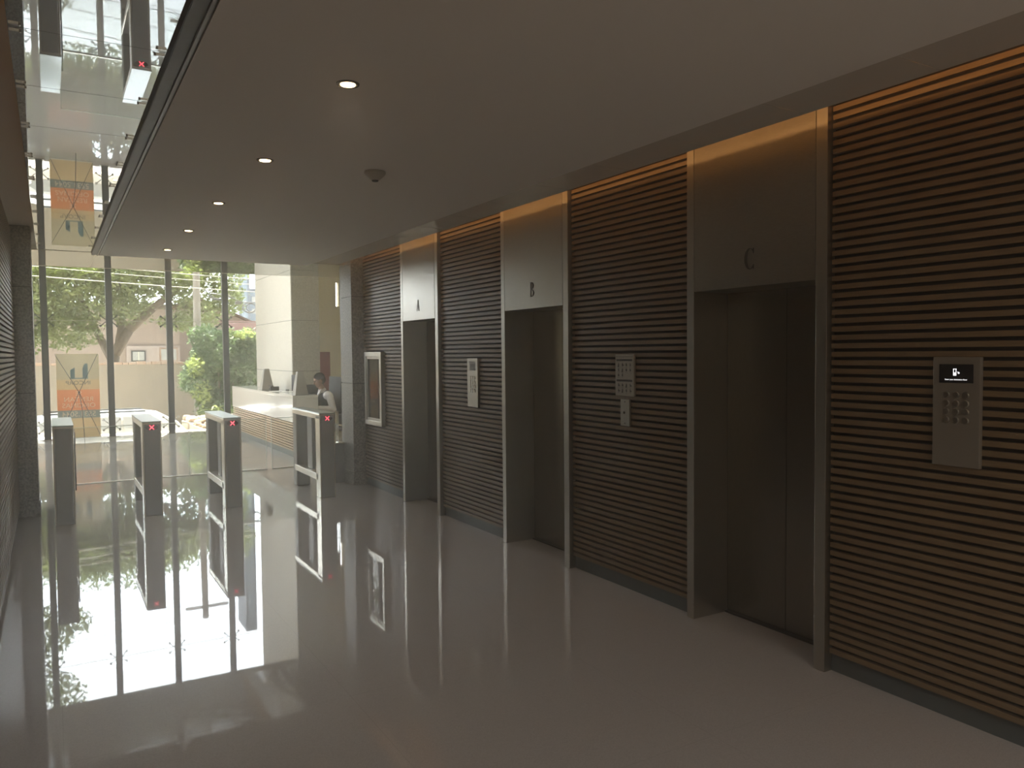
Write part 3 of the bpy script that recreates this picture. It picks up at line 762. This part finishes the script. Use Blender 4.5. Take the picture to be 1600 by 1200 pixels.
t = thing('office_chair', 'black high-backed leather office chair under the receptionist', 'chair', (4.12, 12.98, 0))
MB().box(3.80, 4.24, 12.74, 13.22, .36, .425, .025).build('seat', 'leather', t)
m = MB(); m.prism([(4.20, .46), (4.27, .46), (4.24, 1.24), (4.16, 1.27), (4.13, .80)], 'y', 12.66, 13.30); m.build('backrest', 'leather', t)
for y in (12.70, 13.22): MB().path([(4.20, y+.02, .50), (4.18, y+.02, .66), (3.98, y+.02, .66)], .017, 8).build('armrest', 'black', t)
MB().tube((4.03, 12.98, .08), (4.03, 12.98, .36), .028, n=14).build('gas_post', 'chrome', t)
for k in range(5):
    a = 2*PI*k/5+.3; e = (4.03+.29*math.cos(a), 12.98+.29*math.sin(a), .075)
    l = MB().tube((4.03, 12.98, .10), e, .022, .016, 8).build('leg', 'black', t)
    MB().ball((e[0], e[1], .03), .03, 2).build('caster', 'black', l)

# ------------------------------------------------------------------ banner stand (seen from behind)
t = thing('banner_stand', 'portrait advertising banner on crossed rods seen from behind, left of the entrance', 'banner', (.45, 17.45, 0))
bx0, bx1, by = .083, .818, 17.52
zz = [(1.705, 1.20, 'ban_cream'), (1.20, 1.005, 'ban_sand'), (1.005, .60, 'ban_orange'), (.60, .445, 'ban_teal'), (.445, .06, 'ban_sand')]
sh = None
for i, (a, b, mm) in enumerate(zz):
    o = MB().box(bx0, bx1, by, by+.002, b, a).build('banner_band', mm, t)
UX, UY = (-1, 0, 0), (0, 0, 1)
m = MB(); yb_ = by-.0006, by+.0026
m.prism([(.62, 1.215), (.53, 1.215), (.53, 1.42), (.56, 1.50), (.60, 1.52), (.62, 1.50)], 'y', *yb_); m.prism([(.395, 1.215), (.32, 1.215), (.32, 1.39), (.395, 1.44)], 'y', *yb_)
m.prism([(.53, 1.215), (.395, 1.215), (.395, 1.235), (.53, 1.235)], 'y', *yb_)
m.build('logo', 'ban_logo', t)
for s, z, size, mm, sx in (('INCORP', 1.135, .105, 'ban_grey', 1.12), ('SE', .925, .115, 'ban_text', 1), ('RENTAN', .81, .125, 'ban_text', 1.05), ('OFICINAS', .69, .125, 'ban_text', 1.05), ('5531.5044', .52, .14, 'ban_text', 1.0)):
    text('banner_text', s, size, mm, t, ((bx0+bx1)/2, by+.001, z), UX, UY, .0018, sx, bold=.0015)
hub = Vector((.455, 17.40, .955))
for e in ((bx0-.02, by-.02, 1.70), (bx1-.02, by-.02, 1.705), (bx1+.0, by-.02, .07), (bx0+.02, by-.02, .07)):
    MB().tube(hub, e, .006, .005, 8).build('rod', 'mullion', t)
MB().path([hub, (.50, 17.25, .6), (.52, 17.08, .0)], .0065, 8).build('rear_leg', 'mullion', t)
MB().ball(hub, .02, 2).build('hub', 'black', t)
MB().box(bx0, bx1, by-.004, by+.004, .052, .066).build('bottom_bar', 'white', t)

# ------------------------------------------------------------------ outdoors: ground, wall, buildings
struct('ground_terrace', MB().box(-14, 30, 18.1, 18.9, -1.4, -.02), 'paving', 'pale paving strip outside the glazing', 'paving')
struct('ground_street', MB().box(-60, 90, 18.9, 120, -1.6, -1.12), 'street', 'grey street below the entrance terrace', 'street')
struct('ground_side', MB().box(-30, -1.75, -3, 18.1, -1.4, -.05), 'paving', 'paving outside the side glazing', 'paving')
struct('planting_bed', MB().box(2.95, 9, 18.9, 22.3, -1.4, -.06), 'stone', 'raised bed of tan earth under the stones', 'planting bed')
t = thing('boundary_wall', 'long beige rendered wall with rough brick coping across the street', 'wall', (0, 26.1, -1.12))
MB().box(-16, 5.9, 26.0, 26.25, -1.12, 1.40).build('render', 'beige', t)
m = MB(); random.seed(3); x = -16
while x < 5.9:
    l = random.uniform(.12, .3); m.box(x, x+l-.01, 25.96, 26.28, 1.40, 1.45+random.uniform(0, .05), .01); x += l
m.build('coping', 'brick', t)
def house(name, lab, x0, x1, y0, y1, zt, mm='pink', loc=None):
    t = thing(name, lab, 'house', ((x0+x1)/2, (y0+y1)/2, -1.12)); MB().box(x0, x1, y0, y1, -1.12, zt).build('walls', mm, t); return t
t = house('house', 'pink rendered house with two small windows beyond the boundary wall', -10, 4.5, 34, 42, 3.5)
MB().box(-10.2, 4.55, 33.8, 42.2, 3.5, 3.7).build('roof', 'rooftile', t)
MB().box(2.55, 4.48, 33.9, 34, .9, 2.05).build('pale_surround', 'palepink', t)
for a, b in ((2.76, 3.17), (3.78, 4.34)):
    wn = MB().box(a-.05, b+.05, 33.84, 33.9, 1.44, 1.86 if a < 3 else 1.98).build('window_frame', 'mullion' if a < 3 else 'brick', t)
    MB().box(a, b, 33.82, 33.85, 1.48, 1.82 if a < 3 else 1.92).build('pane', 'carglass', wn)
    MB().box((a+b)/2-.015, (a+b)/2+.015, 33.81, 33.83, 1.48, 1.82).build('glazing_bar', 'cream', wn)
t = thing('house', 'gabled pink house with sloping tiled roof beside the fresh green bush', 'house', (6.2, 36, -1.12))
MB().prism([(4.6, -1.12), (7.9, -1.12), (7.9, 2.85), (5.35, 4.0), (4.6, 3.7)], 'y', 35, 41).build('walls', 'pink', t)
MB().prism([(5.3, 4.02), (8.15, 2.74), (8.15, 2.84), (5.3, 4.14), (4.58, 3.8), (4.58, 3.68)], 'y', 34.8, 41.2).build('roof', 'rooftile', t)
MB().box(5.2, 5.8, 34.9, 35, 1.6, 2.4).build('window', 'carglass', t)
t = thing('shed', 'low maroon shed roof seen between the bush and the pale pier', 'shed', (7.5, 31, -1.12))
MB().box(6.0, 9.5, 30.2, 33, -1.12, 2.35).build('walls', 'maroon', t); MB().prism([(29.9, 2.30), (33.2, 2.95), (33.2, 3.05), (29.9, 2.42)], 'x', 5.8, 9.8).build('roof', 'maroon', t)
t = thing('office_tower', 'tall narrow grey tower far behind the houses', 'building', (16.6, 82, -1.12))
MB().box(16.1, 17.15, 80, 84, -1.12, 26).build('walls', 'tower', t)
MB().box(16.3, 16.9, 79.95, 80, 3, 25).build('window_band', 'greybuilding', t)
t = thing('office_block', 'pale blue grey office block right of the far tower', 'building', (20, 84, -1.12))
MB().box(17.3, 26, 81, 88, -1.12, 8.0).build('walls', 'greybuilding', t); MB().box(17.2, 26.1, 80.9, 88.1, 8.0, 8.3).build('roof', 'tower', t)
for i, z in enumerate((4.6, 5.8, 7.0)): MB().box(17.5, 25.8, 80.95, 81, z, z+.5).build('window_band', 'carglass', t)
# utility pole
t = thing('utility_pole', 'grey concrete utility pole standing by the green bush', 'pole', (3.9, 25.7, -1.12))
MB().tube((3.87, 25.7, -1.12), (3.95, 25.7, 6.56), .13, .09, 14).build('shaft', 'pole', t)
MB().box(3.35, 4.6, 25.52, 25.60, 6.1, 6.2, .01).build('cross_arm', 'pole', t)
m = MB()
for rr in (.26, .32): 
    pts = [(4.55+rr*math.cos(a*PI/6), 25.55, 3.55+rr*.6*math.sin(a*PI/6)) for a in range(6, 13)]
    m.path(pts, .018, 6)
m.build('cable_loop', 'cable', t)
# cables across the street
def cable(a, b, sag, r, mm, lab):
    pts = []
    for i in range(13):
        s = i/12; p = Vector(a).lerp(Vector(b), s); p.z -= sag*4*s*(1-s); pts.append(p)
    tag(MB().path(pts, r, 5).build('overhead_cable', mm), lab, 'cable', 'overhead cables')
cab = []
for a_, b_, sg, r_, m_ in [((-6, 23.2, 4.55), (13, 24.2, 3.80), .25, .014, 'palecable'), ((-6, 23.4, 4.42), (13, 24.4, 3.66), .25, .010, 'palecable'), ((-6, 23.3, 4.10), (13, 24.2, 3.45), .22, .014, 'palecable'),
       ((-8, 23.6, 5.6), (14, 24.6, 5.0), .3, .012, 'cable'), ((-8, 23.6, 6.1), (14, 24.6, 5.6), .3, .012, 'cable'), ((-8, 23.6, 6.6), (14, 24.6, 6.3), .3, .012, 'cable'), ((4, 24.6, 4.45), (15, 26.5, 4.35), .1, .012, 'cable'), ((4, 24.6, 5.2), (15, 26.5, 5.0), .1, .012, 'cable')]:
    q = 1.055
    cab.append((tuple((a_[0]*q, a_[1]*q, 1.65+(a_[2]-1.65)*q)), tuple((b_[0]*q, b_[1]*q, 1.65+(b_[2]-1.65)*q)), sg, r_, m_))
cl = ['topmost pale cable crossing in front of the big tree', 'thin pale cable just under the topmost one before the tree', 'lower pale cable crossing the big tree crown',
      'dark overhead cable above the tree, lowest of three', 'dark overhead cable above the tree, middle of three', 'dark overhead cable above the tree, highest of three',
      'dark cable running from the pole towards the tower, lower one', 'dark cable running from the pole towards the tower, upper one']
for c, l in zip(cab, cl): cable(*c, l)
t = thing('cable_coil', 'coil of black cable hanging from the wires by the far tower', 'cable coil', (4.9, 23.0, 3.0))
m = MB()
for k, (cx, rx, rz) in enumerate(((4.90, .19, .13), (4.97, .14, .11), (4.93, .17, .15))):
    m.path([(cx+rx*math.cos(a*PI/10), 23.0+.02*k, 3.0+rz*math.sin(a*PI/10)) for a in range(21)], .014, 6)
m.path([(3.93, 25.62, 3.75), (4.15, 24.2, 3.45), (4.3, 23, 3.35), (4.65, 23, 3.16), (4.95, 23, 3.14), (6.5, 23.2, 3.3)], .012, 6)
m.build('loops', 'cable', t)
MB().box(4.52, 4.70, 22.95, 23.05, 3.08, 3.17, .01).build('splice_box', 'cable', t)

# ------------------------------------------------------------------ stones
random.seed(11)
protos = []
for k in range(5):
    m = MB(); m.ball((0, 0, 0), 1, 2)
    for v in m.bm.verts: v.co *= 1+random.uniform(-.16, .16); v.co.z *= .6; v.co.x *= 1.2
    o = m.build('bed_stone', 'stone'); protos.append(o)
placed = []; first = set()
tries = 0
while len(placed) < 170 and tries < 6000:
    tries += 1
    x = random.uniform(3.05, 5.8); y = random.uniform(19.0, 22.2); s = random.uniform(.07, .15)
    if any((x-a)**2+(y-b)**2 < (s*1.25+c*1.25)**2 for a, b, c in placed): continue
    placed.append((x, y, s)); k = random.randrange(5)
    if k not in first: o = protos[k]; first.add(k)
    else: o = protos[k].copy(); C.objects.link(o)
    o.location = (x, y, -.06+s*.42); o.scale = (s, s, s); o.rotation_euler = (random.uniform(-.2, .2), random.uniform(-.2, .2), random.uniform(0, 6))
    tag(o, 'rounded tan stone lying in the bed outside the glazing', 'stone', 'stones in the planting bed')

# ------------------------------------------------------------------ car
t = thing('car', 'white car parked on the street outside, behind the banner and turnstiles', 'car', (.1, 20.9, -1.12))
yc0, yc1 = 20.0, 21.75; zb = -1.12
prof = [(-2.35, -.75), (-2.42, -.45), (-2.30, -.18), (-1.35, -.05), (-.75, .26), (-.3, .325), (1.45, .335), (1.85, .27), (2.18, .08), (2.38, -.16), (2.44, -.45), (2.40, -.78), (1.95, -.86), (1.9, -.62), (1.7, -.46), (1.4, -.42), (1.15, -.5), (1.02, -.66), (.98, -.88), (-1.0, -.88), (-1.05, -.66), (-1.2, -.48), (-1.5, -.42), (-1.75, -.5), (-1.9, -.68), (-1.95, -.86)]
m = MB(); vs = []
ys = [(yc0, .86), (yc0+.10, .97), (yc0+.35, 1.0), (yc1-.35, 1.0), (yc1-.10, .97), (yc1, .86)]
for y, s in ys:
    row = []
    for x, z in prof:
        up = max(0, (z+.1)/.45)
        yy = y
        if up > 0: yy = y+(.16*up if y < 20.9 else -.16*up)
        row.append(m.bm.verts.new((x*(.985 if s < .9 else 1), yy, z*(1 if z < 0 else (1 if s > .95 else .93)))))
    vs.append(row)
n = len(prof)
for a, b in zip(vs, vs[1:]):
    for i in range(n): m.bm.faces.new((a[i], a[(i+1) % n], b[(i+1) % n], b[i]))
m.bm.faces.new(vs[0]); m.bm.faces.new(vs[-1][::-1])
cb = m.build('body', 'white', t)
for a in ([(-.98, -.02), (-.58, .21), (-.05, .25), (-.05, -.02)], [(.0, -.02), (.0, .25), (.95, .25), (.95, -.02)], [(1.0, -.02), (1.0, .25), (1.55, .22), (1.95, -.02)]):
    m = MB(); lo = [m.bm.verts.new((x, 19.975+.16*max(0, (z+.1)/.45), z)) for x, z in a]; m.bm.faces.new(lo)
    hi = [m.bm.verts.new((x, 20.03+.16*max(0, (z+.1)/.45), z)) for x, z in a]; m.bm.faces.new(hi[::-1]); k = len(a)
    for i in range(k): m.bm.faces.new((lo[i], hi[i], hi[(i+1) % k], lo[(i+1) % k]))
    m.build('side_window', 'carglass', t)
for x in (-1.47, 1.45):
    for y in (20.10, 21.65):
        w_ = MB().tube((x, y-.10, -.80), (x, y+.10, -.80), .32, n=28).build('wheel', 'rubber', t)
        MB().tube((x, y-.105, -.80), (x, y-.09, -.80), .2, n=20).build('hub_cap', 'steel_frame', w_)
MB().box(.93, 1.02, 19.96, 20.0, -.14, -.11, .004).build('door_handle', 'chrome', t)
MB().box(-.85, -.65, 19.80, 19.98, -.02, .12, .03).build('mirror', 'white', t)
m = MB(); m.box(2.40, 2.46, 20.1, 20.4, -.42, -.28, .01); m.build('tail_lamp', 'red', t)
MB().box(-.6, 1.5, 20.35, 20.39, .335, .37, .008).build('roof_rail', 'mullion', t); MB().box(-.6, 1.5, 21.35, 21.39, .335, .37, .008).build('roof_rail', 'mullion', t)

t.location.x += .40
# ------------------------------------------------------------------ trees
def foliage(name, blobs, size, mm, parent, seed, shell=.55):
    rnd = random.Random(seed); V = []; F = []
    for (cx, cy, cz, rx, ry, rz, n) in blobs:
        for _ in range(n):
            while True:
                d = Vector((rnd.gauss(0, 1), rnd.gauss(0, 1), rnd.gauss(0, 1)))
                if d.length > .01: break
            d.normalize(); rr = shell+(1-shell)*rnd.random()**.6
            rr *= 1+.18*math.sin(7*d.x+3*d.y+cx)*math.cos(5*d.z+cy)
            p = Vector((cx+d.x*rx*rr, cy+d.y*ry*rr, cz+d.z*rz*rr))
            s = size*rnd.uniform(.6, 1.3)
            a = Vector((rnd.uniform(-1, 1), rnd.uniform(-1, 1), rnd.uniform(-.9, .5))).normalized()
            b = a.cross(Vector((rnd.uniform(-1, 1), rnd.uniform(-1, 1), rnd.uniform(-1, 1)))).normalized()
            k = len(V); V += [p-a*s, p+b*s*.42, p+a*s, p-b*s*.42]; F.append((k, k+1, k+2, k+3))
    me = bpy.data.meshes.new(name); me.from_pydata(V, [], F); me.update(); me.materials.append(MT[mm])
    o = bpy.data.objects.new(name, me); C.objects.link(o)
    o.parent = parent; o.matrix_parent_inverse = world(parent).inverted()
    return o
t = thing('tree', 'big spreading tree with leaning trunk behind the boundary wall', 'tree', (1.7, 28, -1.12))
m = MB()
m.path([(1.55, 28, -1.12), (1.62, 28, .8), (1.75, 28, 1.7), (2.2, 28, 2.5), (2.9, 27.8, 3.2), (3.7, 27.5, 3.9), (4.3, 27.4, 4.8)], .22, 12, .07)
m.path([(1.7, 28, 1.5), (1.3, 28.2, 2.4), (.9, 28.3, 3.4), (.6, 28.2, 4.4)], .14, 10, .05)
m.path([(1.9, 28, 2.1), (2.1, 28.5, 3.2), (2.0, 28.6, 4.6)], .12, 10, .04)
m.path([(2.9, 27.8, 3.2), (3.6, 27.6, 3.3), (4.4, 27.4, 3.1), (5.1, 27.2, 3.3)], .07, 8, .02)
m.path([(1.3, 28.2, 2.4), (.3, 28, 2.8), (-.5, 27.8, 3.0)], .07, 8, .02)
m.build('trunk', 'bark', t, True)
foliage('crown', [(-.6, 28, 3.3, 1.3, 1.4, 1.1, 2600), (.6, 28, 3.9, 1.5, 1.5, 1.3, 3400), (2.0, 28, 4.4, 1.6, 1.5, 1.0, 4800), (-.6, 28.5, 4.6, 1.2, 1, .8, 2600), (.8, 28.6, 4.9, 1.5, 1, .7, 3200), (3.0, 28.4, 4.9, 1.2, .9, .6, 2200), (.8, 29.6, 4.3, 3.6, .7, 1.5, 7000), (3.4, 27.8, 4.5, 1.3, 1.3, 1.0, 2600), (.5, 28, 2.5, 1.0, 1.0, .7, 1400), (-.8, 28, 2.2, .7, .9, .6, 700),
    (2.1, 28, 3.2, .9, 1.0, .6, 900), (4.3, 27.5, 3.7, 1.2, 1.0, 1.0, 1800), (4.9, 27.2, 4.5, .9, .9, .7, 1100), (3.9, 27.6, 2.75, 1.0, .8, .35, 700), (5.1, 27.0, 3.5, .6, .6, .6, 600), (1.6, 28, 5.3, 1.8, 1.3, .5, 1000)], .085, 'leaf_big', t, 1, .25)
foliage('sun_tinted_leaves', [(-.2, 27.0, 4.35, .9, .5, .35, 700), (1.0, 26.9, 4.3, .6, .4, .25, 250), (3.9, 26.8, 4.2, .5, .4, .3, 260)], .09, 'leaf_bright', t, 2, .2)  # sun on these leaves is put into their lighter green
t = thing('shrub', 'dense fresh green shrub in front of the beige wall', 'shrub', (4.3, 24.3, -1.12))
m = MB()
for k in range(7):
    a = k*.9; m.path([(4.3+.1*math.cos(a), 24.3+.1*math.sin(a), -1.12), (4.3+.3*math.cos(a), 24.3+.3*math.sin(a), .3), (4.3+.7*math.cos(a), 24.3+.5*math.sin(a), 1.4)], .05, 7, .015)
m.build('stems', 'bark', t)
foliage('leaves', [(4.35, 24.3, 1.6, .95, .8, .85, 3600), (4.95, 24.3, 1.35, .85, .7, .95, 2800), (3.75, 24.2, 1.0, .6, .6, .55, 1300), (4.1, 24.2, .3, .55, .5, .5, 900), (4.7, 24.2, .4, .8, .6, .6, 1400), (3.9, 24.2, 2.2, .5, .5, .35, 500), (5.1, 24.2, 2.0, .5, .5, .45, 900)], .075, 'leaf_bush', t, 5, .45)
foliage('sun_tinted_leaves', [(4.9, 23.8, 2.25, .55, .3, .18, 160), (3.55, 23.7, 1.35, .25, .3, .35, 200), (3.7, 23.7, .6, .3, .3, .4, 160)], .075, 'leaf_bright', t, 6, .2)  # lighter green stands in for sunlight on part of the shrub
t = thing('small_palm', 'low yellow green palm at the foot of the shrub', 'plant', (3.95, 22.9, -1.12))
m = MB(); random.seed(8)
for k in range(26):
    a = random.uniform(0, 2*PI); L = random.uniform(.5, .8); z0 = -.3+.02*k
    p0 = Vector((3.95, 22.9, z0)); d = Vector((math.cos(a), math.sin(a)*.7, .45)); prev = p0; sd = Vector((-d.y, d.x, 0)).normalized()*.02
    pts = [p0+d*(L*s)-Vector((0, 0, .5*L*s*s)) for s in (0, .35, .7, 1)]
    for q0, q1, w0, w1 in zip(pts, pts[1:], (1, 1.4, 1), (1.4, 1, .2)):
        v = [m.bm.verts.new(q0-sd*w0), m.bm.verts.new(q0+sd*w0), m.bm.verts.new(q1+sd*w1), m.bm.verts.new(q1-sd*w1)]; m.bm.faces.new(v)
m.build('fronds', 'leaf_bright', t); MB().tube((3.95, 22.9, -1.12), (3.95, 22.9, .1), .07, .05, 10).build('stem', 'bark', t)
t = thing('tree', 'tall leafy tree at the left outside, seen mainly in the floor reflection', 'tree', (-1.4, 23.6, -1.12))
MB().path([(-1.9, 23.6, -1.12), (-1.9, 23.6, 3), (-1.6, 23.4, 5.2), (-.9, 23.2, 6.6)], .17, 10, .05).build('trunk', 'bark', t, True)
foliage('crown', [(-.5, 23, 5.5, .85, .8, .9, 1700), (-.3, 23, 7.2, .9, .8, .9, 1400), (-1.5, 23.2, 6.3, 1.3, 1, 1.5, 2200), (.35, 23, 5.2, .45, .5, .35, 350)], .075, 'leaf_big', t, 9, .3)

# ------------------------------------------------------------------ haze volume imitating lens flare over the lobby
def glare(x0, x1, y0, y1, z0, z1, dens, g, label):
    hm = bpy.data.materials.new('glare_volume'); hm.use_nodes = True; n_ = hm.node_tree; n_.nodes.clear()
    o_ = n_.nodes.new('ShaderNodeOutputMaterial'); v_ = n_.nodes.new('ShaderNodeVolumeScatter')
    v_.inputs['Color'].default_value = (1, .98, .95, 1); v_.inputs['Density'].default_value = dens; v_.inputs['Anisotropy'].default_value = g
    n_.links.new(v_.outputs[0], o_.inputs['Volume'])
    tag(MB().box(x0, x1, y0, y1, z0, z1).build('glare_volume', hm), label, 'glare', kind='stuff')
glare(-.24, 3.355, -3.3, 8.70, .004, 2.655, LOBBY_GLARE, .85, 'added haze in the air of the lift lobby')
